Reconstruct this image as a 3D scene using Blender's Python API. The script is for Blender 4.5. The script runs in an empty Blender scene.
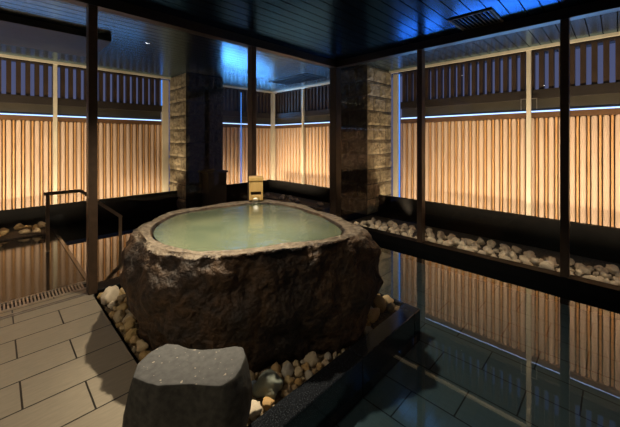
import bpy, bmesh, math, random
from mathutils import Vector, Matrix, Euler, noise
from mathutils.bvhtree import BVHTree
random.seed(7)
C = bpy.context.scene.collection
PI = math.pi

# ------------------------------------------------------------------ camera numbers (pinhole, used to measure the place)
F_PX, HORIZON, CAM_H = 312.0, 140.0, 1.2
SA, CA = 0.7025, 0.7117

def ground(px, py, z):
    """point of the place that stands at height z on the sight line of photo pixel px, py"""
    d = (CAM_H - z) * F_PX / (py - HORIZON)
    r = (px - 310.0) / F_PX * d
    return (r * SA + d * CA, -r * CA + d * SA)

# ------------------------------------------------------------------ mesh helpers
class MB:
    def __init__(self):
        self.bm = bmesh.new()
    def box(self, x0, x1, y0, y1, z0, z1, bevel=0.0):
        bm = self.bm
        vs = [bm.verts.new(p) for p in ((x0,y0,z0),(x1,y0,z0),(x1,y1,z0),(x0,y1,z0),(x0,y0,z1),(x1,y0,z1),(x1,y1,z1),(x0,y1,z1))]
        fs = [bm.faces.new([vs[i] for i in f]) for f in ((0,3,2,1),(4,5,6,7),(0,1,5,4),(1,2,6,5),(2,3,7,6),(3,0,4,7))]
        if bevel:
            es = list({e for f in fs for e in f.edges})
            bmesh.ops.bevel(bm, geom=es, offset=bevel, segments=1, affect='EDGES', profile=0.5)
        return self
    def obox(self, c, ux, uy, hx, hy, hz, bevel=0.0):
        """oriented box: centre c, unit axes ux, uy, half sizes"""
        ux = Vector(ux).normalized(); uy = Vector(uy).normalized(); uz = ux.cross(uy)
        c = Vector(c); bm = self.bm
        P = lambda a, b, g: bm.verts.new(c + ux*a*hx + uy*b*hy + uz*g*hz)
        vs = [P(*s) for s in ((-1,-1,-1),(1,-1,-1),(1,1,-1),(-1,1,-1),(-1,-1,1),(1,-1,1),(1,1,1),(-1,1,1))]
        fs = [bm.faces.new([vs[i] for i in f]) for f in ((0,3,2,1),(4,5,6,7),(0,1,5,4),(1,2,6,5),(2,3,7,6),(3,0,4,7))]
        if bevel:
            es = list({e for f in fs for e in f.edges})
            bmesh.ops.bevel(bm, geom=es, offset=bevel, segments=1, affect='EDGES', profile=0.5)
        return self
    def bar(self, a, b, w, h, up=(0,0,1)):
        a = Vector(a); b = Vector(b); ux = (b-a).normalized()
        up = Vector(up)
        if abs(ux.dot(up)) > .99: up = Vector((0,1,0))
        uy = up.cross(ux).normalized()
        return self.obox((a+b)/2, ux, uy, (b-a).length/2, w/2, h/2)
    def ring(self, rings, cap0=True, cap1=True, closed=True):
        bm = self.bm
        R = [[bm.verts.new(p) for p in r] for r in rings]
        n = len(R[0])
        for a, b in zip(R, R[1:]):
            for i in range(n if closed else n-1):
                j = (i+1) % n
                bm.faces.new((a[i], a[j], b[j], b[i]))
        if cap0: bm.faces.new(list(reversed(R[0])))
        if cap1: bm.faces.new(R[-1])
        return self
    def cyl(self, c, r, z0, z1, n=24, r1=None):
        r1 = r if r1 is None else r1
        f = lambda rr, z: [(c[0]+rr*math.cos(2*PI*i/n), c[1]+rr*math.sin(2*PI*i/n), z) for i in range(n)]
        return self.ring([f(r, z0), f(r1, z1)])
    def quad(self, *pts):
        self.bm.faces.new([self.bm.verts.new(p) for p in pts]); return self
    def build(self, name, mat, parent=None, smooth=False, loc=None):
        bm = self.bm
        bmesh.ops.recalc_face_normals(bm, faces=bm.faces)
        if loc is not None: bmesh.ops.translate(bm, vec=-Vector(loc), verts=bm.verts)
        me = bpy.data.meshes.new(name); bm.to_mesh(me); bm.free()
        if smooth:
            for p in me.polygons: p.use_smooth = True
        me.materials.append(mat)
        o = bpy.data.objects.new(name, me); C.objects.link(o)
        if loc is not None: o.location = loc
        if parent is not None:
            o.parent = parent
            if loc is None: o.location = -parent.location   # meshes are written in world coordinates
            else: o.location = Vector(loc) - parent.location
        return o

def tag(o, label=None, cat=None, group=None, kind=None):
    if label: o['label'] = label
    if cat: o['category'] = cat
    if group: o['group'] = group
    if kind: o['kind'] = kind
    return o
def thing(name, loc, label, cat, group=None):
    o = bpy.data.objects.new(name, None); C.objects.link(o); o.location = loc; o.empty_display_size = .1
    return tag(o, label, cat, group)
def struct(o, label=None):
    o['kind'] = 'structure'
    if label: o['label'] = label
    return o

# ------------------------------------------------------------------ materials
def new_mat(name):
    m = bpy.data.materials.new(name); m.use_nodes = True
    nt = m.node_tree; nt.nodes.clear()
    out = nt.nodes.new('ShaderNodeOutputMaterial')
    return m, nt, out
def N(nt, t, **kw):
    n = nt.nodes.new(t)
    for k, v in kw.items():
        if k in n.inputs: n.inputs[k].default_value = v
        else: setattr(n, k, v)
    return n
def rgb(c): return (c[0], c[1], c[2], 1)
def ramp(nt, fac, stops):
    r = nt.nodes.new('ShaderNodeValToRGB')
    el = r.color_ramp.elements
    while len(el) < len(stops): el.new(.5)
    for e, (p, c) in zip(el, stops): e.position = p; e.color = rgb(c)
    nt.links.new(fac, r.inputs[0]); return r.outputs[0]
def principled(name, stops, rough=.5, scale=8, detail=6, bump=0, bump_scale=None, stretch=(1,1,1), spec=.5, metal=0, coords='Object'):
    m, nt, out = new_mat(name)
    b = N(nt, 'ShaderNodeBsdfPrincipled', Roughness=rough, Metallic=metal)
    b.inputs['Specular IOR Level'].default_value = spec
    tc = N(nt, 'ShaderNodeTexCoord'); mp = N(nt, 'ShaderNodeMapping'); mp.inputs['Scale'].default_value = stretch
    nt.links.new(tc.outputs[coords], mp.inputs[0])
    nz = N(nt, 'ShaderNodeTexNoise', Scale=scale, Detail=detail)
    nt.links.new(mp.outputs[0], nz.inputs['Vector'])
    nt.links.new(ramp(nt, nz.outputs[0], stops), b.inputs['Base Color'])
    if bump:
        n2 = N(nt, 'ShaderNodeTexNoise', Scale=bump_scale or scale*3, Detail=8)
        nt.links.new(mp.outputs[0], n2.inputs['Vector'])
        bp = N(nt, 'ShaderNodeBump', Strength=bump, Distance=.01)
        nt.links.new(n2.outputs[0], bp.inputs['Height']); nt.links.new(bp.outputs[0], b.inputs['Normal'])
    nt.links.new(b.outputs[0], out.inputs[0])
    return m
def emission(name, col, s):
    m, nt, out = new_mat(name)
    e = N(nt, 'ShaderNodeEmission', Strength=s); e.inputs[0].default_value = rgb(col)
    nt.links.new(e.outputs[0], out.inputs[0]); return m
def schlick(nt, f0, gain=1.0, power=5.0):
    lw = N(nt, 'ShaderNodeLayerWeight', Blend=.5)
    pw = N(nt, 'ShaderNodeMath', operation='POWER'); pw.inputs[1].default_value = power
    nt.links.new(lw.outputs['Facing'], pw.inputs[0])
    ma = N(nt, 'ShaderNodeMath', operation='MULTIPLY_ADD', use_clamp=True); ma.inputs[1].default_value = (1-f0)*gain; ma.inputs[2].default_value = f0
    nt.links.new(pw.outputs[0], ma.inputs[0]); return ma.outputs[0]
def clear_sheet(name, tint, f0, gain=1.0, rough=0.0, bump=0.0, bscale=3.0, power=5.0):
    """glass pane or thin clear water: see-through with a mirror film that grows at grazing angles"""
    m, nt, out = new_mat(name)
    t = N(nt, 'ShaderNodeBsdfTransparent'); t.inputs[0].default_value = rgb(tint)
    g = N(nt, 'ShaderNodeBsdfGlossy', Roughness=rough)
    g.inputs[0].default_value = (1,1,1,1)
    mx = N(nt, 'ShaderNodeMixShader')
    nt.links.new(schlick(nt, f0, gain, power), mx.inputs[0]); nt.links.new(t.outputs[0], mx.inputs[1]); nt.links.new(g.outputs[0], mx.inputs[2])
    if bump:
        tc = N(nt, 'ShaderNodeTexCoord'); nz = N(nt, 'ShaderNodeTexNoise', Scale=bscale, Detail=2)
        nt.links.new(tc.outputs['Object'], nz.inputs['Vector'])
        bp = N(nt, 'ShaderNodeBump', Strength=bump, Distance=.01)
        nt.links.new(nz.outputs[0], bp.inputs['Height']); nt.links.new(bp.outputs[0], g.inputs['Normal'])
    nt.links.new(mx.outputs[0], out.inputs[0]); return m

def tile_mat(name, c1, c2, mortar, loc, rotz, rough, spec=.5, bumpy=.15, msize=.004):
    m, nt, out = new_mat(name)
    b = N(nt, 'ShaderNodeBsdfPrincipled'); b.inputs['Specular IOR Level'].default_value = spec
    tc = N(nt, 'ShaderNodeTexCoord'); mp = N(nt, 'ShaderNodeMapping')
    mp.inputs['Location'].default_value = loc; mp.inputs['Rotation'].default_value = (0,0,rotz)
    nt.links.new(tc.outputs['Object'], mp.inputs[0])
    br = N(nt, 'ShaderNodeTexBrick', Scale=1.0); br.offset = .5; br.offset_frequency = 2
    br.inputs['Brick Width'].default_value = .46; br.inputs['Row Height'].default_value = .23
    br.inputs['Mortar Size'].default_value = msize; br.inputs['Mortar Smooth'].default_value = .1
    br.inputs['Color1'].default_value = rgb(c1); br.inputs['Color2'].default_value = rgb(c2); br.inputs['Mortar'].default_value = rgb(mortar)
    nt.links.new(mp.outputs[0], br.inputs['Vector'])
    nz = N(nt, 'ShaderNodeTexNoise', Scale=14, Detail=8)
    mp2 = N(nt, 'ShaderNodeMapping'); mp2.inputs['Scale'].default_value = (1,6,1); nt.links.new(mp.outputs[0], mp2.inputs[0]); nt.links.new(mp2.outputs[0], nz.inputs['Vector'])
    mx = N(nt, 'ShaderNodeMixRGB', blend_type='MULTIPLY'); mx.inputs[0].default_value = .3
    nt.links.new(br.outputs[0], mx.inputs[1]); nt.links.new(ramp(nt, nz.outputs[0], [(.3,(.6,.6,.6)),(.7,(1.15,1.15,1.15))]), mx.inputs[2])
    nt.links.new(mx.outputs[0], b.inputs['Base Color'])
    b.inputs['Roughness'].default_value = rough
    iv = N(nt, 'ShaderNodeMath', operation='SUBTRACT'); iv.inputs[0].default_value = 1; nt.links.new(br.outputs['Fac'], iv.inputs[1])
    bp = N(nt, 'ShaderNodeBump', Strength=bumpy, Distance=.004); nt.links.new(iv.outputs[0], bp.inputs['Height']); nt.links.new(bp.outputs[0], b.inputs['Normal'])
    nt.links.new(b.outputs[0], out.inputs[0]); return m

def board_mat(name, col, pitch, rough, axis=1, groove=(.001,.001,.001), spec=.5, tint=(1,1,1)):
    """long dark boards with grooves at a fixed pitch across axis"""
    m, nt, out = new_mat(name)
    df = N(nt, 'ShaderNodeBsdfDiffuse'); gl = N(nt, 'ShaderNodeBsdfGlossy', Roughness=rough); gl.inputs[0].default_value = rgb(tint)
    tc = N(nt, 'ShaderNodeTexCoord'); sp = N(nt, 'ShaderNodeSeparateXYZ'); nt.links.new(tc.outputs['Object'], sp.inputs[0])
    dv = N(nt, 'ShaderNodeMath', operation='DIVIDE'); dv.inputs[1].default_value = pitch; nt.links.new(sp.outputs[axis], dv.inputs[0])
    fr = N(nt, 'ShaderNodeMath', operation='FRACT'); nt.links.new(dv.outputs[0], fr.inputs[0])
    lt = N(nt, 'ShaderNodeMath', operation='GREATER_THAN'); lt.inputs[1].default_value = .07; nt.links.new(fr.outputs[0], lt.inputs[0])
    fl = N(nt, 'ShaderNodeMath', operation='FLOOR'); nt.links.new(dv.outputs[0], fl.inputs[0])
    wn = N(nt, 'ShaderNodeTexWhiteNoise', noise_dimensions='1D'); nt.links.new(fl.outputs[0], wn.inputs['W'])
    mp = N(nt, 'ShaderNodeMapping'); mp.inputs['Scale'].default_value = (2,30,2) if axis == 1 else (30,2,2); nt.links.new(tc.outputs['Object'], mp.inputs[0])
    nz = N(nt, 'ShaderNodeTexNoise', Scale=1.5, Detail=5); nt.links.new(mp.outputs[0], nz.inputs['Vector'])
    ad = N(nt, 'ShaderNodeMath', operation='MULTIPLY_ADD'); ad.inputs[1].default_value = .35; nt.links.new(wn.outputs[0], ad.inputs[0]); nt.links.new(nz.outputs[0], ad.inputs[2])
    colr = ramp(nt, ad.outputs[0], [(.3, [c*.6 for c in col]), (.9, [c*1.3 for c in col])])
    mx = N(nt, 'ShaderNodeMixRGB'); nt.links.new(lt.outputs[0], mx.inputs[0]); mx.inputs[1].default_value = rgb(groove); nt.links.new(colr, mx.inputs[2])
    nt.links.new(mx.outputs[0], df.inputs[0])
    bp = N(nt, 'ShaderNodeBump', Strength=.6, Distance=.006); nt.links.new(lt.outputs[0], bp.inputs['Height'])
    nt.links.new(bp.outputs[0], gl.inputs['Normal'])
    fm = N(nt, 'ShaderNodeMath', operation='MULTIPLY'); nt.links.new(lt.outputs[0], fm.inputs[0]); nt.links.new(schlick(nt, .05, 1, 3.6), fm.inputs[1])
    ms = N(nt, 'ShaderNodeMixShader'); nt.links.new(fm.outputs[0], ms.inputs[0]); nt.links.new(df.outputs[0], ms.inputs[1]); nt.links.new(gl.outputs[0], ms.inputs[2])
    nt.links.new(ms.outputs[0], out.inputs[0]); return m

def random_mat(name, stops, rough=.7, scale=20, bump=.3):
    """stones that share a material but each take their own tone"""
    m, nt, out = new_mat(name)
    b = N(nt, 'ShaderNodeBsdfPrincipled', Roughness=rough)
    oi = N(nt, 'ShaderNodeObjectInfo'); tc = N(nt, 'ShaderNodeTexCoord')
    base = ramp(nt, oi.outputs['Random'], stops)
    nz = N(nt, 'ShaderNodeTexNoise', Scale=scale, Detail=7); nt.links.new(tc.outputs['Object'], nz.inputs['Vector'])
    mx = N(nt, 'ShaderNodeMixRGB', blend_type='MULTIPLY'); mx.inputs[0].default_value = .7
    nt.links.new(base, mx.inputs[1]); nt.links.new(ramp(nt, nz.outputs[0], [(.3,(.55,.5,.45)),(.65,(1.1,1.1,1.1))]), mx.inputs[2])
    nt.links.new(mx.outputs[0], b.inputs['Base Color'])
    bp = N(nt, 'ShaderNodeBump', Strength=bump, Distance=.05); nt.links.new(nz.outputs[0], bp.inputs['Height']); nt.links.new(bp.outputs[0], b.inputs['Normal'])
    nt.links.new(b.outputs[0], out.inputs[0]); return m

M = {}
M['tile'] = tile_mat('tan_tile', (.30,.255,.185), (.28,.237,.17), (.02,.017,.013), (.14,-1.887,0), 0, .42, .4)
M['wet_tile'] = tile_mat('wet_dark_tile', (.045,.03,.02), (.038,.026,.018), (.006,.005,.004), (.14,-1.887,0), 0, .09, .2, .3)
M['pool_tile'] = tile_mat('teal_grey_tile', (.075,.105,.115), (.066,.093,.102), (.008,.01,.012), (.09,-1.33,0), -PI/2, .5, .2)
M['bronze'] = principled('dark_bronze', [(.3,(.012,.009,.007)),(.7,(.022,.016,.012))], .4, 20, metal=0, spec=.5)
M['brown_metal'] = principled('brown_bronze', [(.3,(.05,.03,.018)),(.7,(.075,.046,.028))], .4, 20, spec=.5)
M['rail_bronze'] = principled('rail_bronze', [(.3,(.26,.17,.09)),(.7,(.34,.22,.12))], .4, 20, spec=.5)
M['ceiling'] = board_mat('black_lacquer_boards', (.007,.008,.010), .115, .22, spec=.5, tint=(.12,.38,.95))  # tint paints the blue sheen into the reflection colour
M['soffit'] = board_mat('brown_soffit_boards', (.018,.015,.012), .115, .24, spec=.4, tint=(.6,.85,1))  # weaker blue light put into these reflections by tint
M['soffit_brown'] = principled('soffit_panel', [(.3,(.03,.027,.017)),(.7,(.042,.037,.024))], .5, 10, spec=.2)
M['dark_wall'] = principled('dark_plaster', [(.3,(.02,.018,.016)),(.7,(.03,.027,.024))], .7, 6)
M['granite'] = principled('black_granite', [(.35,(.008,.009,.011)),(.55,(.014,.016,.019)),(.72,(.05,.055,.06))], .12, 160, 3, spec=.6)
M['plinth'] = principled('black_stone_plinth', [(.35,(.0025,.0025,.0025)),(.7,(.006,.0055,.005))], .7, 12, bump=.15, spec=.1)
M['sill'] = principled('black_sill', [(.3,(.002,.002,.002)),(.7,(.004,.004,.004))], .5, 12, spec=.12)
M['glass'] = clear_sheet('pane_glass', (.95,.97,.96), .035, .9)
M['water'] = clear_sheet('still_pool_water', (.72,.82,.85), .07, 1.0, 0.0, .012, 2.2, power=3.5)
M['out_water'] = clear_sheet('outdoor_pool_water', (.5,.55,.55), .09, 1.0, 0.0, .012, 2.2, power=3.4)
M['dark_floor'] = principled('dark_pool_bed', [(.3,(.01,.011,.012)),(.7,(.02,.022,.023))], .6, 5)
M['slat'] = principled('warm_cedar_slats', [(.25,(.50,.36,.26)),(.75,(.66,.51,.40))], .6, 3, stretch=(6,6,.6), spec=.2)
M['slat_thin'] = principled('orange_cedar', [(.3,(.50,.27,.10)),(.7,(.66,.38,.16))], .5, 5)
M['slat_back'] = principled('dark_brown_cedar', [(.3,(.10,.05,.02)),(.7,(.15,.08,.03))], .6, 5)  # dark brown cedar of the backing board
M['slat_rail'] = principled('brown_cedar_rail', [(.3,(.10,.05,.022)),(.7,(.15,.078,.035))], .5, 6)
M['dark_slat'] = principled('dark_stained_slats', [(.3,(.03,.018,.011)),(.7,(.05,.03,.018))], .5, 6)
M['beam'] = principled('dark_olive_beam', [(.3,(.035,.03,.018)),(.7,(.05,.042,.026))], .6, 5)
M['beam_dark'] = principled('nearly_black_beam', [(.3,(.012,.008,.006)),(.7,(.02,.014,.01))], .6, 5)
M['pale'] = principled('pale_painted_steel', [(.3,(.55,.50,.38)),(.7,(.65,.60,.47))], .45, 4)
M['blue_glow'] = emission('blue_streak_glow', (.08,.30,1.0), 1.3)  # glow of the thin cylinders that draw the blue upright streaks
M['gap_led'] = emission('cool_light_line', (.36,.56,1.0), 2.6)
M['lamp_lens'] = emission('lamp_lens', (1,.93,.82), 30)
M['vent'] = principled('black_vent', [(.3,(.004,.004,.004)),(.7,(.008,.008,.008))], .6, 6)
M['hinoki'] = principled('pale_cypress', [(.25,(.62,.38,.12)),(.75,(.78,.52,.20))], .45, 3, stretch=(12,12,1.2))
M['hinoki_dark'] = principled('dark_cypress', [(.3,(.05,.025,.01)),(.7,(.09,.045,.018))], .4, 6)  # darker cypress for the board behind the spout slot
M['steel'] = principled('brushed_steel', [(.3,(.35,.33,.3)),(.7,(.45,.43,.4))], .3, 30, metal=.8)
M['grate_dark'] = principled('grate_slot', [(.3,(.006,.006,.006)),(.7,(.01,.01,.01))], .6, 10)
M['ochre'] = random_mat('ochre_pebble', [(0,(.56,.39,.15)),(.3,(.68,.50,.25)),(.55,(.46,.29,.10)),(.8,(.70,.55,.32)),(1,(.40,.31,.19))], .65, 14)
M['mixed'] = random_mat('mixed_pebble', [(0,(.62,.44,.18)),(.25,(.48,.45,.37)),(.5,(.68,.52,.26)),(.75,(.70,.62,.48)),(1,(.55,.34,.12))], .75, 14)
M['white_pebble'] = random_mat('white_pebble', [(0,(.62,.56,.45)),(.5,(.78,.71,.58)),(1,(.52,.46,.36))], .7, 10)
M['teal_cobble'] = principled('grey_green_cobble', [(.3,(.24,.27,.22)),(.7,(.36,.38,.30))], .9, 18, bump=.3)
M['slate_cobble'] = principled('slate_blue_cobble', [(.3,(.15,.19,.24)),(.7,(.23,.27,.32))], .6, 18, bump=.3)
M['cream_cobble'] = principled('cream_cobble', [(.3,(.62,.50,.33)),(.7,(.72,.62,.46))], .65, 14, bump=.3)
M['orange_cobble'] = principled('orange_cobble', [(.3,(.50,.28,.09)),(.7,(.62,.40,.16))], .6, 14, bump=.3)
M['grit'] = principled('ochre_grit', [(.35,(.10,.07,.035)),(.65,(.28,.2,.11))], .85, 60, bump=.8, bump_scale=90)
M['pale_grit'] = principled('pale_grit', [(.35,(.07,.06,.045)),(.65,(.2,.17,.13))], .85, 60, bump=.8, bump_scale=90)

# split-face blocks of the pillars
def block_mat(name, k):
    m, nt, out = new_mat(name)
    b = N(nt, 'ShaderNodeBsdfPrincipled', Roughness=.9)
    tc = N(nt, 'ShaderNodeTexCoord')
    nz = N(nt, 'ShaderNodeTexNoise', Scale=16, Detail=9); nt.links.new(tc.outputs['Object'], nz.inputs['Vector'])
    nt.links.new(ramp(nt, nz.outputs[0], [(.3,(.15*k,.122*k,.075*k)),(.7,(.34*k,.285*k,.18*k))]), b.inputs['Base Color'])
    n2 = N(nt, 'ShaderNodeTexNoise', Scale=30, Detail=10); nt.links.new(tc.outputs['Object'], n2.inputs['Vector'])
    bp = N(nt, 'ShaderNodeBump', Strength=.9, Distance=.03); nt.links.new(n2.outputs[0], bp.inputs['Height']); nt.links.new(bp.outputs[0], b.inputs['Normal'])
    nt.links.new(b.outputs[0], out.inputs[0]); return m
M['block'] = block_mat('split_face_block', 1.0); M['block_shaded'] = block_mat('shaded_split_face_block', .17)  # second copy has the shade of the unlit pillar faces in its colour

# the big tub: black-brown raw sides with rust, a paler sawn rim where the stone faces up
def tub_mat():
    m, nt, out = new_mat('raw_dark_boulder')
    b = N(nt, 'ShaderNodeBsdfPrincipled', Roughness=.62); b.inputs['Specular IOR Level'].default_value = .45
    tc = N(nt, 'ShaderNodeTexCoord'); ge = N(nt, 'ShaderNodeNewGeometry')
    n1 = N(nt, 'ShaderNodeTexNoise', Scale=3.2, Detail=9); nt.links.new(tc.outputs['Object'], n1.inputs['Vector'])
    n2 = N(nt, 'ShaderNodeTexNoise', Scale=26, Detail=9); nt.links.new(tc.outputs['Object'], n2.inputs['Vector'])
    c1 = ramp(nt, n1.outputs[0], [(.3,(.018,.014,.011)),(.48,(.055,.036,.023)),(.6,(.11,.062,.03)),(.75,(.035,.03,.026))])
    mx = N(nt, 'ShaderNodeMixRGB', blend_type='MULTIPLY'); mx.inputs[0].default_value = .85
    nt.links.new(c1, mx.inputs[1]); nt.links.new(ramp(nt, n2.outputs[0], [(.32,(.26,.26,.26)),(.68,(1.15,1.1,1.0))]), mx.inputs[2])
    rim = ramp(nt, n2.outputs[0], [(.3,(.10,.075,.05)),(.55,(.22,.17,.115)),(.75,(.34,.28,.20))])
    sp = N(nt, 'ShaderNodeSeparateXYZ'); nt.links.new(ge.outputs['Normal'], sp.inputs[0])
    up = ramp(nt, sp.outputs[2], [(.78,(0,0,0)),(.95,(1,1,1))])
    m2 = N(nt, 'ShaderNodeMixRGB'); nt.links.new(up, m2.inputs[0]); nt.links.new(mx.outputs[0], m2.inputs[1]); nt.links.new(rim, m2.inputs[2])
    nt.links.new(m2.outputs[0], b.inputs['Base Color'])
    bp = N(nt, 'ShaderNodeBump', Strength=1, Distance=.035); nt.links.new(n2.outputs[0], bp.inputs['Height']); nt.links.new(bp.outputs[0], b.inputs['Normal'])
    nt.links.new(b.outputs[0], out.inputs[0]); return m
M['tub'] = tub_mat()
def step_mat():
    m, nt, out = new_mat('sawn_lava_stone')
    b = N(nt, 'ShaderNodeBsdfPrincipled', Roughness=.8)
    tc = N(nt, 'ShaderNodeTexCoord'); ge = N(nt, 'ShaderNodeNewGeometry')
    n2 = N(nt, 'ShaderNodeTexNoise', Scale=40, Detail=8); nt.links.new(tc.outputs['Object'], n2.inputs['Vector'])
    vo = N(nt, 'ShaderNodeTexNoise', Scale=60, Detail=1); nt.links.new(tc.outputs['Object'], vo.inputs['Vector'])
    top = ramp(nt, n2.outputs[0], [(.3,(.085,.083,.078)),(.7,(.13,.127,.118))])
    mt = N(nt, 'ShaderNodeMixRGB'); nt.links.new(ramp(nt, vo.outputs[0], [(.70,(0,0,0)),(.74,(1,1,1))]), mt.inputs[0]); nt.links.new(top, mt.inputs[1]); mt.inputs[2].default_value = (.42,.36,.27,1)
    side = ramp(nt, n2.outputs[0], [(.3,(.022,.022,.018)),(.7,(.065,.062,.05))])
    sp = N(nt, 'ShaderNodeSeparateXYZ'); nt.links.new(ge.outputs['Normal'], sp.inputs[0])
    up = ramp(nt, sp.outputs[2], [(.6,(0,0,0)),(.8,(1,1,1))])
    m2 = N(nt, 'ShaderNodeMixRGB'); nt.links.new(up, m2.inputs[0]); nt.links.new(side, m2.inputs[1]); nt.links.new(mt.outputs[0], m2.inputs[2])
    nt.links.new(m2.outputs[0], b.inputs['Base Color'])
    bp = N(nt, 'ShaderNodeBump', Strength=.35, Distance=.01); nt.links.new(n2.outputs[0], bp.inputs['Height']); nt.links.new(bp.outputs[0], b.inputs['Normal'])
    nt.links.new(b.outputs[0], out.inputs[0]); return m
M['step'] = step_mat()
def bath_mat():
    m, nt, out = new_mat('milky_hot_spring_water')
    d = N(nt, 'ShaderNodeBsdfDiffuse'); g = N(nt, 'ShaderNodeBsdfGlossy', Roughness=.16)
    tc = N(nt, 'ShaderNodeTexCoord'); nz = N(nt, 'ShaderNodeTexNoise', Scale=2.2, Detail=2, Distortion=.4)
    nt.links.new(tc.outputs['Object'], nz.inputs['Vector'])
    nt.links.new(ramp(nt, nz.outputs[0], [(.35,(.125,.16,.10)),(.5,(.17,.205,.125)),(.75,(.24,.265,.155))]), d.inputs[0])
    n2 = N(nt, 'ShaderNodeTexNoise', Scale=14, Detail=3); nt.links.new(tc.outputs['Object'], n2.inputs['Vector'])
    bp = N(nt, 'ShaderNodeBump', Strength=.12, Distance=.02); nt.links.new(n2.outputs[0], bp.inputs['Height']); nt.links.new(bp.outputs[0], g.inputs['Normal'])
    mx = N(nt, 'ShaderNodeMixShader'); nt.links.new(schlick(nt, .03, 1.0, 2.6), mx.inputs[0]); nt.links.new(d.outputs[0], mx.inputs[1]); nt.links.new(g.outputs[0], mx.inputs[2])
    nt.links.new(mx.outputs[0], out.inputs[0]); return m
M['bath'] = bath_mat()
M['stream'] = clear_sheet('falling_water', (.9,.93,.86), .07, .5, .25)

# ------------------------------------------------------------------ the setting
XR, YL = 3.52, 2.95            # the two glass walls
HB, CZ = 2.25, 2.34            # underside of their head, ceiling
BX0, BX1, BY0 = .55, 2.13, 1.11   # bed of pebbles round the tub
WZ, PZ = -.08, -.22            # indoor pool: water level, pool tiles
XO, YO = 5.0, 6.25             # louvre screens outside
SZ = 2.40                      # outdoor soffit
OW = -.05

struct(MB().box(-2.6, BX0, -2.2, YL+.12, -.1, 0).build('floor', M['tile']), 'tan oblong floor tiles laid in staggered rows')
f2 = struct(MB().box(-3.5, BX0, YL+.28, 7, -.1, -.004).build('floor_outside', M['wet_tile']), 'wet dark tiles outside mirroring the lit screen')
pf = MB(); pf.quad((BX0,-2.2,PZ),(XR,-2.2,PZ),(XR,YL,PZ),(BX0,YL,PZ))
pf.quad((BX0,-2.2,PZ),(BX0,BY0-.1,PZ),(BX0,BY0-.1,-.1),(BX0,-2.2,-.1))
struct(pf.build('floor_pool', M['pool_tile']), 'grey green tiles on the bottom of the indoor pool')
struct(MB().quad((BX0,YL+.1,-.5),(4.0,YL+.1,-.5),(4.0,7,-.5),(BX0,7,-.5)).quad((BX0,YL+.1,-.5),(BX0,7,-.5),(BX0,7,-.1),(BX0,YL+.1,-.1)).build('floor_outdoor_pool', M['dark_floor']))
struct(MB().box(-2.6, XR+.05, -2.2, YL+.05, CZ, CZ+.05).build('ceiling', M['ceiling']), 'black lacquered ceiling boards')
struct(MB().box(-3.5, 5.4, YL+.05, 6.6, SZ, SZ+.05).box(XR+.05, 5.4, -2.2, YL+.05, SZ, SZ+.05).build('soffit', M['soffit']), 'dark board soffit outside the glass')
struct(MB().box(-2.7, -2.6, -2.2, YL+.05, -.3, CZ+.05).build('wall_left', M['dark_wall']))
struct(MB().box(-2.7, XR+.1, -2.3, -2.2, -.3, CZ+.05).build('wall_back', M['dark_wall']))

# heads and sills of the glass walls
struct(MB().box(-2.6, XR+.05, YL-.05, YL+.05, HB, CZ).build('trim_1', M['bronze']), 'dark head of the glass wall behind the tub')
struct(MB().box(XR-.05, XR+.05, -2.2, YL-.05, HB, CZ).build('trim_2', M['bronze']), 'dark head of the glass wall over the pool')
struct(MB().box(XR-.06, XR+.06, -2.2, YL-.06, -.3, .012, .004).build('trim_3', M['sill']), 'black sill under the glass beside the pool')
struct(MB().box(BX0+.02, XR+.06, YL-.06, YL+.1, -.3, .03, .004).build('trim_4', M['sill']), 'black sill under the glass behind the tub')
tr = MB().box(-2.6, BX0-.02, YL-.02, YL-.008, 0.0005, .006).box(-2.6, BX0-.02, YL+.008, YL+.02, 0.0005, .006)
struct(tr.build('trim_5', M['steel']), 'thin pale door track across the tiled floor')
struct(MB().box(-3.5, 5.4, YO-.14, YO-.1, SZ-.035, SZ).build('trim_6', M['pale']), 'pale trim along soffit over the screen behind the tub')
struct(MB().box(XO-.14, XO-.1, -2.2, YO-.14, SZ-.035, SZ).build('trim_7', M['pale']), 'pale trim along soffit over the screen beside the pool')
for k, x in enumerate((-.96, .543, 2.053)):
    struct(MB().box(x-.03, x+.03, YL-.045, YL+.045, 0.0, HB, .003).build('trim_%d' % (8+k), M['brown_metal']), 'slim bronze post of the glass wall behind the tub')
for k, y in enumerate((1.644, .331, -.98)):
    struct(MB().box(XR-.045, XR+.045, y-.03, y+.03, 0.0, HB, .003).build('trim_%d' % (11+k), M['brown_metal']), 'slim bronze post of the glass wall beside the pool')
struct(MB().box(XR-.06, XR+.06, YL-.06, YL+.06, -.0, HB, .003).build('trim_14', M['bronze']), 'dark corner post where the two glass walls meet')
k = 1
for x0, x1, z0 in ((-2.6,-.99,.008), (-.93,.513,.008), (.573,2.023,.03), (2.083,XR-.06,.03)):
    struct(MB().quad((x0,YL,z0),(x1,YL,z0),(x1,YL,HB),(x0,YL,HB)).build('window_%d' % k, M['glass']), 'tall clear glass pane of the wall behind the tub'); k += 1
for y0, y1 in ((1.674,YL-.06), (.361,1.614), (-.95,.301), (-2.2,-1.01)):
    struct(MB().quad((XR,y0,.012),(XR,y1,.012),(XR,y1,HB),(XR,y0,HB)).build('window_%d' % k, M['glass']), 'tall clear glass pane of the wall beside the pool'); k += 1

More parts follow.
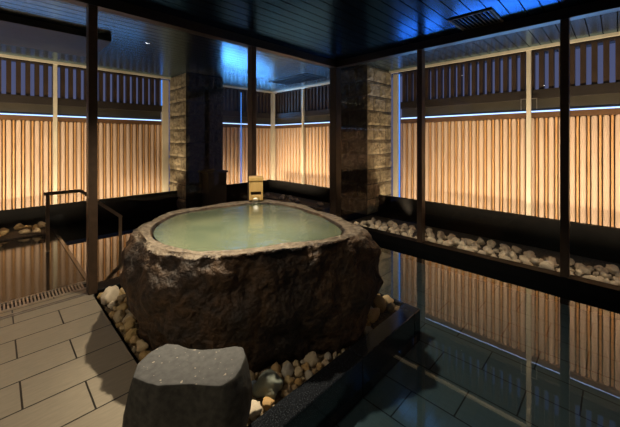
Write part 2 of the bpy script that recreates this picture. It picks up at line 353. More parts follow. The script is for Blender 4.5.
# water of the two pools
tag(MB().quad((BX0,-2.2,WZ),(XR-.06,-2.2,WZ),(XR-.06,BY0-.11,WZ),(BX0,BY0-.11,WZ)).quad((BX1,BY0-.11,WZ),(XR-.06,BY0-.11,WZ),(XR-.06,YL-.06,WZ),(BX1,YL-.06,WZ)).build('pool_water', M['water']),
    'still dark indoor pool water mirroring the lit slat screen', 'water', kind='stuff')
tag(MB().quad((BX0+.03,YL+.1,OW),(4.0,YL+.1,OW),(4.0,5.80,OW),(BX0+.03,5.80,OW)).build('outdoor_pool_water', M['out_water']),
    'still outdoor pool water behind the glass and the stone tub', 'water', kind='stuff')
struct(MB().box(BX0-.0, BX0+.03, YL+.12, 5.80, -.3, .004).build('trim_15', M['granite']), 'dark edge of the outdoor pool')

# plinths below the screens
struct(MB().box(-3.5, XO-.44, 5.80, 6.6, -.3, .11).box(-3.5, XO-.44, 5.80, 5.85, .11, .262).build('plinth', M['plinth']), 'black stone plinth below the screen behind the tub')
struct(MB().box(XO-.44, 5.4, -2.2, 6.6, -.3, .11).box(XO-.5, XO-.44, -2.2, 2.845, -.3, .285).box(XO-.5, XO-.44, 3.66, 5.85, -.3, .27).build('plinth', M['plinth']), 'black stone plinth below the screen beside the pool')
struct(MB().box(XR+.06, XO-.5, -2.2, 2.98, -.3, -.07).build('ground_strip', M['pale_grit']), 'pale grit under the white pebbles outside')
struct(MB().box(-3.5, BX0-.05, 5.2, 5.80, -.02, .012).build('ground_strip', M['pale_grit']))
struct(MB().box(4.0, XO-.5, 3.66, 5.80, -.3, -.0).build('ground_strip', M['pale_grit']))
struct(MB().box(-3.5, 0.95, 4.15, 5.15, SZ-.07, SZ).build('soffit_beam', M['soffit_brown']), 'olive brown drop panel under the outdoor soffit')

# ------------------------------------------------------------------ slat screens
def screen(axis, a0, a1, at, label, ends=True):
    """axis 'x': runs along X at Y=at (faces -Y); 'y': runs along Y at X=at (faces -X)"""
    def box(mb, s0, s1, d0, d1, z0, z1, bev=0):
        if axis == 'x': mb.box(s0, s1, at+d0, at+d1, z0, z1, bev)
        else: mb.box(at+d0, at+d1, s0, s1, z0, z1, bev)
        return mb
    t = thing('slat_screen', ((a0+a1)/2 if axis == 'x' else at, at if axis == 'x' else (a0+a1)/2, .13), label, 'slat screen')
    n = int(round((a1-a0)/.103)); p = (a1-a0)/n
    lo, up, thin = MB(), MB(), MB()
    for i in range(n):
        c = a0 + (i+.5)*p
        # lower slats: round-nosed vertical battens
        pts = [(-.028,.05),(-.028,.012),(-.023,0),(-.010,-.008),(.010,-.008),(.023,0),(.028,.012),(.028,.05)]
        rings = []
        for z, sc in ((.19,1),(1.47,1),(1.49,.7)):
            r = []
            for s, d in pts:
                if axis == 'x': r.append((c+s*sc, at+d, z))
                else: r.append((at+d, c+s*sc, z))
            rings.append(r)
        lo.ring(rings)
        box(thin, c+p/2-.010, c+p/2+.010, .014, .05, .19, 1.49)
        box(up, c-.026, c+.026, 0, .09, 1.86, 2.36)
    th = thin.build('thin_slats', M['slat_thin'], t); th['label'] = 'thin orange battens between the broad slats'
    lo.build('slats', M['slat'], t); s = up.build('upper_slats', M['dark_slat'], t); s['label'] = 'dark upper slats with dusk sky between'
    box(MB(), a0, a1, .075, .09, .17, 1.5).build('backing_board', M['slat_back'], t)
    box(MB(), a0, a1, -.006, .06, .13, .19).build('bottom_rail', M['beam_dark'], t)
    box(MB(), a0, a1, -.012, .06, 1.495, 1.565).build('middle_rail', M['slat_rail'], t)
    bb = box(MB(), a0, a1, .03, .12, 1.60, 1.74); bb.build('cross_beam', M['beam'], t)
    box(MB(), a0, a1, -.02, .12, 1.74, 1.86).build('lintel', M['beam_dark'], t)
    box(MB(), a0, a1, 0, .09, 2.36, SZ).build('top_rail', M['beam_dark'], t)
    g = box(MB(), a0, a1, .0, .02, 1.567, 1.583).build('light_line', M['gap_led'], t); g['label'] = 'thin cool white line of light above the lower slats'
    return t
screen('x', -3.4, 2.26, YO, 'long warm uplit slat screen left of the block pillar behind the handrail')
screen('x', 3.24, XO-.04, YO, 'narrow warm uplit slat screen behind the tub spout, left of the outdoor corner')
screen('y', 3.62, YO-.03, XO, 'warm uplit slat screen right of the outdoor corner, ending at the right pillar')
screen('y', -2.2, 2.70, XO, 'long warm uplit slat screen beside the pool, right of the right pillar')

def post(x, y, label, bracket):
    t = thing('steel_post', (x, y, .13), label, 'post')
    MB().box(x-.025, x+.025, y-.025, y+.025, .13, SZ, .003).build('shaft', M['pale'], t)
    if bracket:
        b = MB()
        b.box(x-.012, x, y-.09, y+.09, 1.735, 1.745)
        for s in (-.085, .085): b.box(x-.008, x, y+s-.005, y+s+.005, 1.6, 1.735)
        b.build('bracket', M['steel'], t)
post(.665, YO-.06, 'slim pale steel post before the left screen, above the handrail', 0)
post(XO-.06, 5.1, 'slim pale steel post before the middle screen, seen past the corner post', 0)
post(XO-.06, .834, 'slim pale steel post with bracket before the screen beside the pool', 1)
def frame_panel(x0, x1, y0, y1, label):
    tag(MB().box(x0, x1, y0, y1, .13, SZ-.04, .003).build('end_panel', M['pale']), label, 'panel')
frame_panel(2.27, 2.39, YO-.03, YO+.05, 'pale upright panel between left screen and lit block pillar')
frame_panel(3.13, 3.24, YO-.03, YO+.05, 'pale upright panel right of the block pillar behind the tub')
frame_panel(XO-.03, XO+.05, 2.745, 2.84, 'pale upright panel between right pillar and pool-side screen')
frame_panel(XO-.12, XO-.04, YO-.13, YO-.04, 'greenish pale upright at the outdoor corner of two screens')
tag(MB().cyl((XO-.02, 2.72), .009, .14, SZ-.05, 10).build('blue_streak', M['blue_glow'], smooth=True), 'blue glowing upright line at the start of the pool-side screen', 'light')
tag(MB().cyl((2.262, YO-.02), .008, 1.86, SZ-.05, 10).build('blue_streak', M['blue_glow'], smooth=True), 'short blue glowing upright line at right end of left screen', 'light')
tag(MB().cyl((4.02, YO-.04), .008, .14, SZ-.1, 10).build('blue_streak', M['blue_glow'], smooth=True), 'blue glowing upright line before the screen behind the spout', 'light')

# ------------------------------------------------------------------ block pillars
def rough_face(mb, o, u, v, n, w, h, seed):
    nu, nv = max(2, int(w/.035)), max(2, int(h/.035))
    o, u, v, n = map(Vector, (o, u, v, n))
    g = []
    for i in range(nu+1):
        row = []
        for j in range(nv+1):
            p = o + u*(w*i/nu) + v*(h*j/nv)
            d = 0
            if 0 < i < nu and 0 < j < nv:
                d = .018 + .022*noise.fractal(p*7+Vector((seed,0,0)), 1, 2, 4)
            row.append(mb.bm.verts.new(p + n*d))
        g.append(row)
    for i in range(nu):
        for j in range(nv):
            mb.bm.faces.new((g[i][j], g[i+1][j], g[i+1][j+1], g[i][j+1]))
def pillar(x0, x1, y0, y1, z0, label, front_shaded):
    t = thing('block_pillar', ((x0+x1)/2, (y0+y1)/2, z0), label, 'pillar')
    MB().box(x0, x1, y0, y1, z0, SZ).build('core', M['dark_wall'], t)
    mb, mb2 = MB(), MB(); H = (SZ-z0)/10; J = .012
    for r in range(10):
        za = z0 + r*H + J/2; hh = H-J
        def course(mb, o, u, n, L):
            nb = 2
            off = .5 if r % 2 else 0
            cuts = [0] + [c for c in ((k+off)/nb for k in range(nb+1)) if 0 < c < 1] + [1]
            for a, b in zip(cuts, cuts[1:]):
                rough_face(mb, Vector(o)+Vector(u)*(a*L+J/2), u, (0,0,1), n, (b-a)*L-J, hh, r*3.1+a*9)
        course(mb, (x0, y0-.002, za), (1,0,0), (0,-1,0), x1-x0)
        course(mb2, (x0-.002, y1, za), (0,-1,0), (-1,0,0), y1-y0)
    a, b = (M['block_shaded'], M['block']) if front_shaded else (M['block'], M['block_shaded'])
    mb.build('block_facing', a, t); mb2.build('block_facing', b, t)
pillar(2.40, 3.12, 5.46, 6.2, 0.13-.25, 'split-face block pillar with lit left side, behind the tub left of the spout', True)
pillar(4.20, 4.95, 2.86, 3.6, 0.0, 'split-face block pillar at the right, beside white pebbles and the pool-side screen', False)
w = MB().box(2.68, 3.04, 5.18, 5.42, -.1, .60, .008).box(2.66, 3.06, 5.16, 5.43, .60, .635, .006)
tag(w.build('block_pedestal', M['beam']), 'low dark stone pedestal standing before the left block pillar', 'pedestal')

# ------------------------------------------------------------------ stone tub
TC = Vector((1.30, 1.86, 0)); RZ = .62
outer_px = [(137.6,230),(140,225.5),(149.6,221),(163,214),(180,209),(205,205.6),(235.6,201.5),(249,199.5),(266,198.8),(290,202),(317,210),(341,217.5),(358,224),(368,228.7),(371,233),(361,237),(341,241),(314,244),(286.6,247),(256,252),(225,256),(205,256),(183,254),(160,249),(143,240)]
inner_px = [(151,230),(160,221),(180,212),(205,208.5),(239,204),(252.6,202.3),(280,203.5),(307,210.7),(331,220),(343,227.6),(344,233.5),(334,238),(317,239.5),(286.6,242),(256,246.4),(232,249),(205,250.2),(190,249),(170,245.7),(156,239.5)]
def polar(pxs):
    L = []
    for p in pxs:
        x, y = ground(p[0], p[1], RZ)
        L.append((math.atan2(y-TC.y, x-TC.x), math.hypot(x-TC.x, y-TC.y)))
    L.sort(); L = [(L[-1][0]-2*PI, L[-1][1])] + L + [(L[0][0]+2*PI, L[0][1])]
    def f(a):
        a = (a+PI) % (2*PI) - PI
        for (a0, r0), (a1, r1) in zip(L, L[1:]):
            if a0 <= a <= a1: return r0 + (r1-r0)*(a-a0)/(a1-a0+1e-9)
        return L[0][1]
    def g(a): return sum(f(a+k*.05) for k in (-2,-1,0,1,2))/5
    return g
RO, RI = polar(outer_px), polar(inner_px)
def side_scale(a, t):
    """plan scale of the flank at height fraction t: bulges below the rim, tucks in at the foot"""
    left = max(0, math.cos(a-2.75)); right = max(0, math.cos(a+.9))
    bul = .055 + .05*left + .03*right
    s = 1 + bul*math.sin(PI*(1-t)**.8) - .05*(1-t)**1.5
    return s
NA = 320
rings = []
def tub_ring(fn): rings.append([fn(2*PI*i/NA) for i in range(NA)])
def rock(p, amp):
    d = noise.fractal(p*2.3, 1, 2.1, 6)*.6 + noise.ridged_multi_fractal(p*4+Vector((5,2,1)), .9, 2.1, 5, 1, 2)*.16 + noise.fractal(p*8, .8, 2.1, 5)*.42
    return d*amp
LV = [0,.05,.1,.16,.22,.29,.36,.43,.5,.57,.64,.70,.75,.80,.84,.88,.91,.94,.965,.985]
for t in LV:
    def fn(a, t=t):
        r = RO(a)*side_scale(a, t)
        p = Vector((TC.x+r*math.cos(a), TC.y+r*math.sin(a), RZ*t))
        r += rock(p, .085 if t < .9 else .05) - .015
        return (TC.x+r*math.cos(a), TC.y+r*math.sin(a), RZ*t - (.02 if t == 0 else 0))
    tub_ring(fn)
for k, q in enumerate((0, .15, .35, .55, .75, .92)):
    def fn(a, q=q, k=k):
        ro = RO(a); ri = RI(a)
        pe = Vector((TC.x+ro*math.cos(a), TC.y+ro*math.sin(a), RZ))
        chip = rock(pe*1.7, .05) if k < 2 else 0
        r = ro + (ri-ro)*q + (chip - .008)*(1 if k == 0 else .4)
        z = RZ + .008*noise.fractal(pe*6+Vector((q*2,0,0)), 1, 2, 4)
        if k == 0: z -= .012 + max(0, noise.fractal(pe*5, 1, 2, 3))*.03
        return (TC.x+r*math.cos(a), TC.y+r*math.sin(a), z)
    tub_ring(fn)
for dr, z in ((0, RZ-.008), (-.012, RZ-.03), (-.03, RZ-.12), (-.08, RZ-.35), (-.25, RZ-.45)):
    tub_ring(lambda a, dr=dr, z=z: (TC.x+(RI(a)+dr)*math.cos(a), TC.y+(RI(a)+dr)*math.sin(a), z))
tub = MB().ring(rings).build('stone_bathtub', M['tub'], smooth=True, loc=(TC.x, TC.y, 0))
tag(tub, 'huge dark brown hollowed boulder bathtub on pebbles, full of pale green water', 'bathtub')
WB = RZ-.014
wr = [[(TC.x+(RI(2*PI*i/NA)-.016)*s*math.cos(2*PI*i/NA), TC.y+(RI(2*PI*i/NA)-.016)*s*math.sin(2*PI*i/NA), WB) for i in range(NA)] for s in (1.0, .6, .2)]
bw = MB(); bw.ring(wr, cap0=False)
tag(bw.build('bath_water', M['bath']), 'milky pale green hot spring water filling the stone tub', 'water', kind='stuff')

# ------------------------------------------------------------------ cypress spout box on the back rim
sx, sy = ground(256, 201.5, RZ)
ang = math.atan2(0-sy, 0-sx)                     # faces into the room
ux = Vector((math.cos(ang), math.sin(ang), 0)); uy = Vector((-ux.y, ux.x, 0))
sp = thing('water_spout', (sx, sy, RZ), 'small pale cypress spout box pouring water at back rim of tub', 'spout')
SC = Vector((sx, sy, 0)) - ux*.035
def ob(mb, du, dv, z0, z1, hu, hv, bev=.003):
    return mb.obox(SC + ux*du + uy*dv + Vector((0,0,(z0+z1)/2)), ux, uy, hu, hv, (z1-z0)/2, bev)
b = MB()
ob(b, 0, -.056, RZ+.014, RZ+.195, .06, .008); ob(b, 0, .056, RZ+.014, RZ+.195, .06, .008)
ob(b, -.052, 0, RZ+.014, RZ+.195, .008, .0475)
b.build('box_body', M['hinoki'], sp)
ob(MB(), .054, 0, RZ+.095, RZ+.195, .007, .0475).build('front_board', M['hinoki'], sp)
ob(MB(), 0, 0, RZ+.1955, RZ+.232, .07, .069, .005).build('lid', M['hinoki'], sp)
ob(MB(), .046, 0, RZ+.014, RZ+.066, .007, .0475).build('front_board', M['hinoki'], sp)
ob(MB(), .0, 0, RZ+.014, RZ+.19, .004, .0475, 0).build('inner_board', M['hinoki_dark'], sp)
# falling sheet of water
st = MB(); rr = []
for k in range(9):
    q = k/8
    du = .075 + .03*q; z = RZ+.045 - (.045+.012)*q**1.5
    rr.append([tuple(SC + ux*(du+o) + uy*(w*(.034+.012*q)) + Vector((0,0,z+.002*math.sin(w*9+k)))) for w, o in ((-1,0),(-.5,.006),(0,.002),(.5,.007),(1,0),(1,-.006),(0,-.008),(-1,-.006))])
st.ring(rr)
tag(st.build('falling_water', M['stream'], smooth=True), 'short clear stream of water falling from cypress spout', 'water', kind='stuff')

# ------------------------------------------------------------------ kerb and bed
kx = 1.43
K = MB().box(BX0+.01, kx-.004, BY0-.11, BY0, -.3, 0.0, .004).build('kerb_slab', M['granite'])
tag(K, 'polished black granite kerb slab, the long near one by the step stone', 'kerb')
K = MB().box(kx+.004, BX1-.09, BY0-.11, BY0, -.3, 0.0, .004).build('kerb_slab', M['granite'])
tag(K, 'polished black granite kerb slab between tub and pool, the middle one', 'kerb')
K = MB().box(BX1-.086, BX1, BY0-.11, BY0+.01, -.3, 0.0, .004).build('kerb_slab', M['granite'])
tag(K, 'small black granite corner slab at the far end of the kerb', 'kerb')
tag(MB().box(BX1-.025, BX1, BY0+.014, YL-.07, -.3, 0.0, .003).build('kerb_slab', M['granite']), 'narrow black granite edging between pebbles and pool right of the tub', 'kerb')
struct(MB().box(BX0, BX1-.025, BY0, YL-.06, -.3, -.03).build('ground_bed', M['grit']), 'ochre grit under the pebbles round the tub')
struct(MB().box(BX0-.012, BX0, 1.3, YL-.06, -.05, .0).build('trim_16', M['tile']))

# ------------------------------------------------------------------ step stone
top_px = [(133,377),(138,363),(150,352),(166,343.5),(176,344),(188,348.5),(203,349.5),(222,349),(236,346),(243,347),(245,356),(241,368),(234,378),(222,385),(205,385),(190,383.5),(172,384.5),(158,385),(143,381)]
SZ_T = .30
tp = [ground(x, y, SZ_T) for x, y in top_px]
scx = sum(p[0] for p in tp)/len(tp); scy = sum(p[1] for p in tp)/len(tp)
def resample(P, n):
    P = P + [P[0]]; L = [0]
    for a, b in zip(P, P[1:]): L.append(L[-1] + math.dist(a, b))
    out = []
    for i in range(n):
        s = L[-1]*i/n
        for j in range(len(L)-1):
            if L[j] <= s <= L[j+1]:
                q = (s-L[j])/(L[j+1]-L[j]+1e-9); out.append((P[j][0]+(P[j+1][0]-P[j][0])*q, P[j][1]+(P[j+1][1]-P[j][1])*q)); break
    return out
tp = resample(tp, 96)
rings = []
for t in (0,.12,.25,.4,.55,.7,.82,.9,.96,.99):
    r = []
    for x, y in tp:
        dx, dy = x-scx, y-scy
        s = 1.0 + .16*math.sin(PI*min(1,(1-t)*1.0))*.8 + .05*(1-t)
        p = Vector((x, y, t*SZ_T))
        s += noise.fractal(p*6, 1, 2, 5)*(.07*(1-t)**.7)
        r.append((scx+dx*s, (max(scy+dy*s, BY0+.012) if t < .06 else scy+dy*s), t*SZ_T - .0))
    rings.append(r)
for s in (.985,.9,.7,.4,.1):
    rings.append([(scx+(x-scx)*s, scy+(y-scy)*s, SZ_T+.004*noise.fractal(Vector((x*s,y*s,0))*14, 1, 2, 3)) for x, y in tp])
stp = MB().ring(rings).build('step_stone', M['step'], smooth=True, loc=(scx, scy, 0))
tag(stp, 'low dark boulder with flat speckled grey top in front of the tub', 'step stone')

# ------------------------------------------------------------------ pebbles
def stone_mesh(name, seed, lumpy):
    bm = bmesh.new(); bmesh.ops.create_icosphere(bm, subdivisions=3, radius=1)
    rg = random.Random(seed*31+5)
    cuts = []
    for k in range(9):
        n = Vector((rg.gauss(0,1), rg.gauss(0,1), rg.gauss(0,1))).normalized(); cuts.append((n, rg.uniform(.62,.86)))
    for v in bm.verts:
        p = v.co.copy()
        for n, d in cuts:
            e = p.dot(n) - d
            if e > 0: p -= n*e*.85
        q = p*(1 + lumpy*noise.fractal(p*1.3+Vector((seed*7.3,0,0)), 1, 2, 4) + .05*noise.fractal(p*5+Vector((seed,0,0)), 1, 2, 3))
        v.co = q*1.12
    me = bpy.data.meshes.new(name); bm.to_mesh(me); bm.free()
    for p in me.polygons: p.use_smooth = True
    return me
PROTO = [stone_mesh('pebble', s, .32) for s in range(8)]
def pebble_src(mat):
    out = []
    for me in PROTO:
        m = me.copy(); m.materials.append(M[mat])
        out.append(m)
    return out
PLACED = []
SRC = {k: pebble_src(k) for k in ('ochre','mixed','white_pebble','teal_cobble','slate_cobble','cream_cobble','orange_cobble')}
FACES = {m.name: [tuple(p.vertices) for p in m.polygons] for L in SRC.values() for m in L}
def world_bvh(o):
    return BVHTree.FromPolygons([v.co + o.location for v in o.data.vertices], [tuple(p.vertices) for p in o.data.polygons])
WALLS = [world_bvh(tub), world_bvh(stp)]
def pebble(mat, x, y, zb, r, label, group=None, flat=.75, name='pebble', walls=()):
    """a stone resting on zb, turned at random, shrunk until it touches no neighbour"""
    me = random.choice(SRC[mat]); a = random.uniform(.8, 1.25)
    sc = Vector((r*a, r/a*random.uniform(.85,1.05), r*flat))
    rot = Euler((random.uniform(-.3,.3), random.uniform(-.3,.3), random.uniform(0, 6.28)))
    faces = FACES[me.name]
    for k in range(5):
        R3 = rot.to_matrix() @ Matrix.Diagonal(sc)
        vs = [R3 @ v.co for v in me.vertices]
        z = zb - min(v.z for v in vs) - .003
        vs = [v + Vector((x, y, z)) for v in vs]
        bv = BVHTree.FromPolygons(vs, faces)
        rr = max((v.xy - Vector((x, y))).length for v in vs)
        if not any(math.hypot(x-p[0], y-p[1]) < rr+p[2] and bv.overlap(p[3]) for p in PLACED) and not any(bv.overlap(w) for w in walls):
            break
        sc = sc*.86
    else: return None
    PLACED.append((x, y, rr, bv))
    o = bpy.data.objects.new(name, me); C.objects.link(o)
    o.location = (x, y, z); o.scale = sc; o.rotation_euler = rot
    return tag(o, label, 'pebble', group)
taken = []
def free(x, y, r, k=.9):
    return all((x-a)**2+(y-b)**2 > (k*(r+c))**2 for a, b, c in taken)
def tub_foot(x, y):
    a = math.atan2(y-TC.y, x-TC.x); return RO(a)*max(side_scale(a, .0), side_scale(a, .1)) 
def scatter(region, tries, radii, mat, label, group, z=0.0, limit=999, k=.8, flat=.75):
    n = 0
    for r in sorted((random.uniform(*radii) for _ in range(tries)), reverse=True):
        if n >= limit: break
        p = region(r)
        if p is None or not free(p[0], p[1], r, k): continue
        if pebble(mat, p[0], p[1], z, r, label, group, flat, walls=WALLS):
            taken.append((p[0], p[1], r)); n += 1
    return n
# singled-out stones first: photo pixel, size, tone, label
for px, py, r, mat, label in (
    (107,297,.062,'cream_cobble','big cream cobble topmost in the pebble strip beside the tiled floor'),
    (112,301,.048,'cream_cobble','cream cobble just below the biggest one at head of pebble strip'),
    (267,382,.055,'teal_cobble','large grey green cobble between step stone and kerb'),
    (253,379,.026,'slate_cobble','small slate blue pebble beside right edge of step stone'),
    (268,397,.030,'orange_cobble','orange brown pebble below the large grey green cobble'),
    (272,403,.046,'cream_cobble','large cream cobble against the kerb near the step stone'),
    (279,392,.030,'teal_cobble','small grey green pebble right of the orange brown one'),
    (252,392,.032,'mixed','greyish pebble touching the step stone below the slate blue one'),
    (256,405,.032,'cream_cobble','pale tan pebble left of the cream cobble by the kerb'),
    (250,420,.050,'cream_cobble','pale yellow cobble at the lowest tip of pebbles by the kerb'),
    (379,302,.052,'ochre','largest ochre cobble in the far right corner of the bed'),
    (388,296,.045,'ochre','ochre cobble behind the largest one in the far right corner'),
    ):
    x, y = ground(px, py, .03)
    if math.hypot(x-TC.x, y-TC.y) < tub_foot(x, y)+r*.8:
        a = math.atan2(y-TC.y, x-TC.x); q = tub_foot(x, y)+r*.8; x, y = TC.x+q*math.cos(a), TC.y+q*math.sin(a)
    x = min(max(x, BX0+r*1.05), BX1-.03-r*1.05); y = max(y, BY0+r*1.05)
    taken.append((x, y, r)); pebble(mat, x, y, -.03, r*1.05, label, None, .85, walls=WALLS)
def near_step(x, y, r):
    a = math.atan2(y-scy, x-scx); best = min(tp, key=lambda p: abs((math.atan2(p[1]-scy, p[0]-scx)-a+PI) % (2*PI)-PI))
    return math.hypot(x-scx, y-scy) < math.hypot(best[0]-scx, best[1]-scy)*1.24 + r
def bed(x0, x1, y0, y1):
    def f(r):
        x = random.uniform(x0+r*.8, x1-r*.9); y = random.uniform(y0+r*.85, y1-r*1.1)
        if math.hypot(x-TC.x, y-TC.y) < tub_foot(x, y)+r*.35: return None
        if near_step(x, y, r*.6): return None
        return x, y
    return f
R_ = random.random
scatter(bed(BX0, 1.0, 1.42, YL-.07), 9000, (.017,.036), 'ochre', 'ochre pebble heaped between the tan tiles and left flank of tub', 'pebbles between tiles and tub', z=-.03, k=.75, flat=.9, limit=85)
scatter(bed(BX0, 1.7, BY0, 1.42), 9000, (.014,.033), 'mixed', 'mixed tan or grey pebble between tub front and black kerb', 'pebbles between tub and kerb', z=-.03, k=.75, flat=.9, limit=62)
scatter(bed(1.6, BX1-.025, BY0, 1.9), 6000, (.022,.05), 'ochre', 'rounded ochre pebble in the bed right of the tub', 'pebbles right of the tub', z=-.03, k=.75, flat=.9, limit=22)
# white pebbles outside the pool-side glass, in a long drift
taken = []
def drift(r):
    y = random.uniform(-.25, 2.75); x = XR+.075+r*1.1 + random.random()**1.2*.5
    return (x, y) if x < 4.48-r*1.1 else None
for y, r, lab in ((.48,.062,'largest white boulder in the pebble drift, left of the right-hand post'), (1.42,.055,'big white cobble in the drift just right of the middle post')):
    taken.append((XR+.17, y, r)); pebble('white_pebble', XR+.17, y, -.07, r, lab, None, .8)
scatter(drift, 5000, (.026,.047), 'white_pebble', 'off-white pebble in the drift between pool-side glass and plinth', 'white pebbles outside the pool-side glass', z=-.07, k=.72, limit=130)
taken = []
scatter(lambda r: (random.uniform(-.05, .45), random.uniform(5.22+r, 5.7-r)), 1500, (.028,.046), 'ochre', 'pale pebble in the row below left screen, behind the wet floor', 'pebbles below the left screen', z=.012, k=.9, limit=12)
taken = []
scatter(lambda r: (random.uniform(4.02+r, 4.3-r), random.uniform(3.7, 5.6)), 800, (.03,.05), 'white_pebble', 'pale pebble below the middle screen, seen beyond the back rim', 'pebbles below the middle screen', z=0, k=.9, limit=8)

# ------------------------------------------------------------------ handrail into the outdoor pool
hr = thing('handrail', (.41, 4.38, 0), 'low flat bronze handrail beside the outdoor pool, left of the tub', 'handrail')
MB().box(.392, .424, 4.37, 4.39, 0, .60).build('upright', M['rail_bronze'], hr)
MB().bar((.375,4.38,.62),(.705,4.38,.62),.03,.035).bar((.69,4.38,.625),(1.11,4.38,.245),.03,.035).build('top_rail', M['rail_bronze'], hr)
MB().box(1.082, 1.114, 4.37, 4.39, -.4, .245).build('upright', M['rail_bronze'], hr)

# ------------------------------------------------------------------ floor grate outside the door track
gt = thing('floor_grate', (-.8, YL+.2, -.02), 'slotted steel drain grate along the door track at the floor edge', 'grate')
g = MB(); 
for i in range(150):
    x = -2.6 + i*.021
    if x > BX0-.03: break
    g.box(x, x+.011, YL+.135, YL+.265, -.014, -.002)
g.box(-2.6, BX0, YL+.12, YL+.135, -.02, 0).box(-2.6, BX0, YL+.265, YL+.28, -.02, 0)
g.build('grate_bars', M['steel'], gt)
MB().box(-2.6, BX0, YL+.12, YL+.28, -.1, -.03).build('channel', M['grate_dark'], gt)

# ------------------------------------------------------------------ vents and downlights
def vent(x0, x1, y0, y1, z, label):
    t = thing('ceiling_vent', ((x0+x1)/2, (y0+y1)/2, z), label, 'vent')
    f = MB(); w = .018
    f.box(x0, x1, y0, y0+w, z-.012, z).box(x0, x1, y1-w, y1, z-.012, z).box(x0, x0+w, y0+w, y1-w, z-.012, z).box(x1-w, x1, y0+w, y1-w, z-.012, z)
    f.build('frame', M['vent'], t)
    s = MB(); n = 10
    for i in range(n):
        y = y0+w + (y1-y0-2*w)*(i+.5)/n
        s.obox(((x0+x1)/2, y, z-.006), (1,0,0), (0,.8,.6), (x1-x0)/2-w, .012, .0015)
    s.build('louvres', M['vent'], t)
pA, pB = [], []
def up_pt(px, py, z):
    d = (z-CAM_H)*F_PX/(HORIZON-py); r = (px-310)/F_PX*d
    return r*SA+d*CA, -r*CA+d*SA
vx, vy = up_pt(476, 20, CZ)
vent(vx-.2, vx+.2, vy-.185, vy+.185, CZ-.001, 'black rectangular grille in the indoor ceiling above the pool')
vx, vy = up_pt(304, 78, SZ)
vent(3.95, 4.5, 4.0, 5.1, SZ-.001, 'black rectangular grille in outdoor soffit near the corner')
def downlight(x, y, z, label):
    t = thing('recessed_downlight', (x, y, z), label, 'light')
    n = 24; ring = lambda r, zz: [(x+r*math.cos(2*PI*i/n), y+r*math.sin(2*PI*i/n), zz) for i in range(n)]
    MB().ring([ring(.045,z), ring(.045,z-.006), ring(.03,z-.006), ring(.026,z)], False, False).build('trim_ring', M['bronze'], t)
    MB().ring([ring(.024,z-.002), ring(.001,z-.002)], False, True).build('lens', M['lamp_lens'], t)
downlight(1.27, 1.96, CZ-.001, 'small round ceiling downlight straight above the stone tub')
downlight(-1.0, 1.1, CZ-.001, 'small round ceiling downlight above the tiled floor at the left')
downlight(-.6, -.75, CZ-.001, 'added unseen fill downlight in the ceiling, nearer the camera than the tub')  # fixture added to go with the fill spot

# ------------------------------------------------------------------ lights
def area(name, loc, direction, sx, sy, power, col, spread=PI):
    l = bpy.data.lights.new(name, 'AREA'); l.shape = 'RECTANGLE'; l.size = sx; l.size_y = sy; l.energy = power; l.color = col; l.spread = spread
    o = bpy.data.objects.new(name, l); C.objects.link(o); o.location = loc
    return o, Vector(direction).normalized()
def strip(loc, along, direction, length, width, power, col, spread=PI):
    o, d = area('uplight_or_fill', loc, direction, length, width, power, col, spread)
    zx = Vector(along).normalized(); zz = -d; zy = zz.cross(zx)
    o.rotation_euler = Matrix((zx, zy, zz)).transposed().to_euler()
    return o
WARM = (1, .75, .49)
UP = 5.5    # watts per metre
def wash(axis, a0, a1, back):
    L = a1-a0; c = (a0+a1)/2
    if axis == 'x':
        strip((c, YO-back, .145), (1,0,0), (0,.42,1), L, .05, UP*L, WARM)
        strip((c, YO-.09, .145), (1,0,0), (0,.35,1), L, .02, UP*.13*L, WARM)
    else:
        strip((XO-back, c, .145), (0,1,0), (.42,0,1), L, .05, UP*L, WARM)
        strip((XO-.09, c, .145), (0,1,0), (.35,0,1), L, .02, UP*.13*L, WARM)
wash('x', -3.0, 2.36, .36); wash('x', 3.2, 4.9, .36); wash('y', 3.65, 6.1, .40); wash('y', -2.0, 2.8, .40)
# added fill strips, low before the screens, even out their wash
SPR = math.radians(98)
strip((XR+.10, -.1, .10), (0,1,0), (.7,0,.7), 4.4, .05, 11*4.4, WARM, SPR)
strip((-1.1, 4.75, .04), (1,0,0), (0,.7,.7), 4.2, .05, 14*4.2, WARM, SPR)
strip((3.98, 5.0, .10), (0,1,0), (.7,0,.7), 1.5, .05, 11*1.5, WARM, SPR)
strip((XR+.09, .7, .12), (0,1,0), (.8,0,-.45), 4.2, .03, .36*4.2, WARM, math.radians(110))  # added strip, turned down to brighten the white pebbles
GLOW = (.15, .45, 1)  # colour of added strips that throw blue onto ceiling and soffit
for c, L in ((-.9, 1.6), (.9, 1.7), (2.3, .7), (4.9, 2.0)):
    strip((XO-.12, c, 1.60), (0,1,0), (-.7,0,.7), L, .07, 2.8*L, GLOW, math.radians(88))
for c, L, w in ((.4, 3.0, .5), (4.1, 1.5, 20)):
    strip((c, YO-.12, 1.60), (1,0,0), (0,-.7,.7), L, .07, w*L, GLOW, math.radians(88))
def spot(loc, target, power, col, size, blend, rad=.03):
    l = bpy.data.lights.new('spot', 'SPOT'); l.energy = power; l.color = col; l.spot_size = size; l.spot_blend = blend; l.shadow_soft_size = rad
    o = bpy.data.objects.new('spot', l); C.objects.link(o); o.location = loc
    o.rotation_euler = (Vector(target)-Vector(loc)).to_track_quat('-Z','Y').to_euler(); return o
spot((1.95, 5.55, .05), (2.42, 5.80, 1.5), 70, WARM, math.radians(58), 1, .05)  # added spot, brightens the left pillar's side
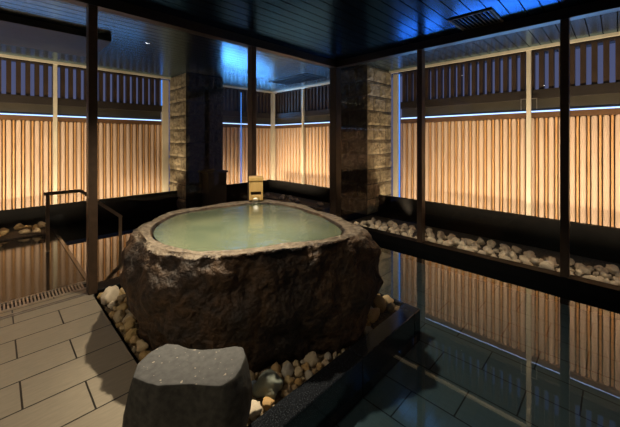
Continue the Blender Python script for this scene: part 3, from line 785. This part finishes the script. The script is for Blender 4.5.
spot((4.42, 2.25, -.02), (4.62, 2.86, 1.5), 60, WARM, math.radians(52), 1, .05)  # added spot, brightens the right pillar's face by the screen
spot((1.1, 1.75, CZ-.02), (1.0, 1.70, RZ), 190, (1,.88,.66), math.radians(44), 1.0)
spot((1.10, 1.74, CZ-.02), (1.12, 1.70, 0), 140, (1,.86,.66), math.radians(112), .5)
spot((-.6, -.75, CZ-.02), (1.0, 1.0, .1), 15, (1,.85,.68), math.radians(54), .6, .05)  # added fill for the dark front of the tub
spot((-1.0, 1.1, CZ-.02), (.45, 1.9, .1), 75, (1,.85,.66), math.radians(66), .7, .06)
BLUE = (.10, .38, 1)
for x, y, pw in ((3.2,4.3,22), (3.75,4.6,22), (2.7,4.0,8)):  # added blue spots that make the bright patches on the soffit
    spot((x, y, .0), (x+.1, y, 2.3), pw, (.35,.68,1), math.radians(30), 1.0, .04)

# dusk sky
wd = bpy.data.worlds.new('dusk'); bpy.context.scene.world = wd; wd.use_nodes = True
nt = wd.node_tree; bg = nt.nodes['Background']
tc = N(nt, 'ShaderNodeTexCoord'); spx = N(nt, 'ShaderNodeSeparateXYZ'); nt.links.new(tc.outputs['Generated'], spx.inputs[0])
nt.links.new(ramp(nt, spx.outputs[2], [(0,(.09,.092,.165)),(.5,(.05,.08,.2))]), bg.inputs[0]); bg.inputs[1].default_value = 1.0

# ------------------------------------------------------------------ camera
cam = bpy.data.cameras.new('camera'); co = bpy.data.objects.new('camera', cam); C.objects.link(co)
cam.sensor_width = 36; cam.sensor_fit = 'HORIZONTAL'; cam.lens = F_PX/620*36
cam.shift_y = -(213.5-HORIZON)/620
co.location = (0, 0, CAM_H)
co.rotation_euler = Vector((CA, SA, 0)).to_track_quat('-Z','Y').to_euler()
cam.clip_start = .05
sc = bpy.context.scene; sc.camera = co
sc.view_settings.view_transform = 'Standard'; sc.view_settings.look = 'None'
sc.cycles.use_denoising = True
sc.cycles.max_bounces = 10; sc.cycles.transparent_max_bounces = 16
sc.cycles.sample_clamp_indirect = 4
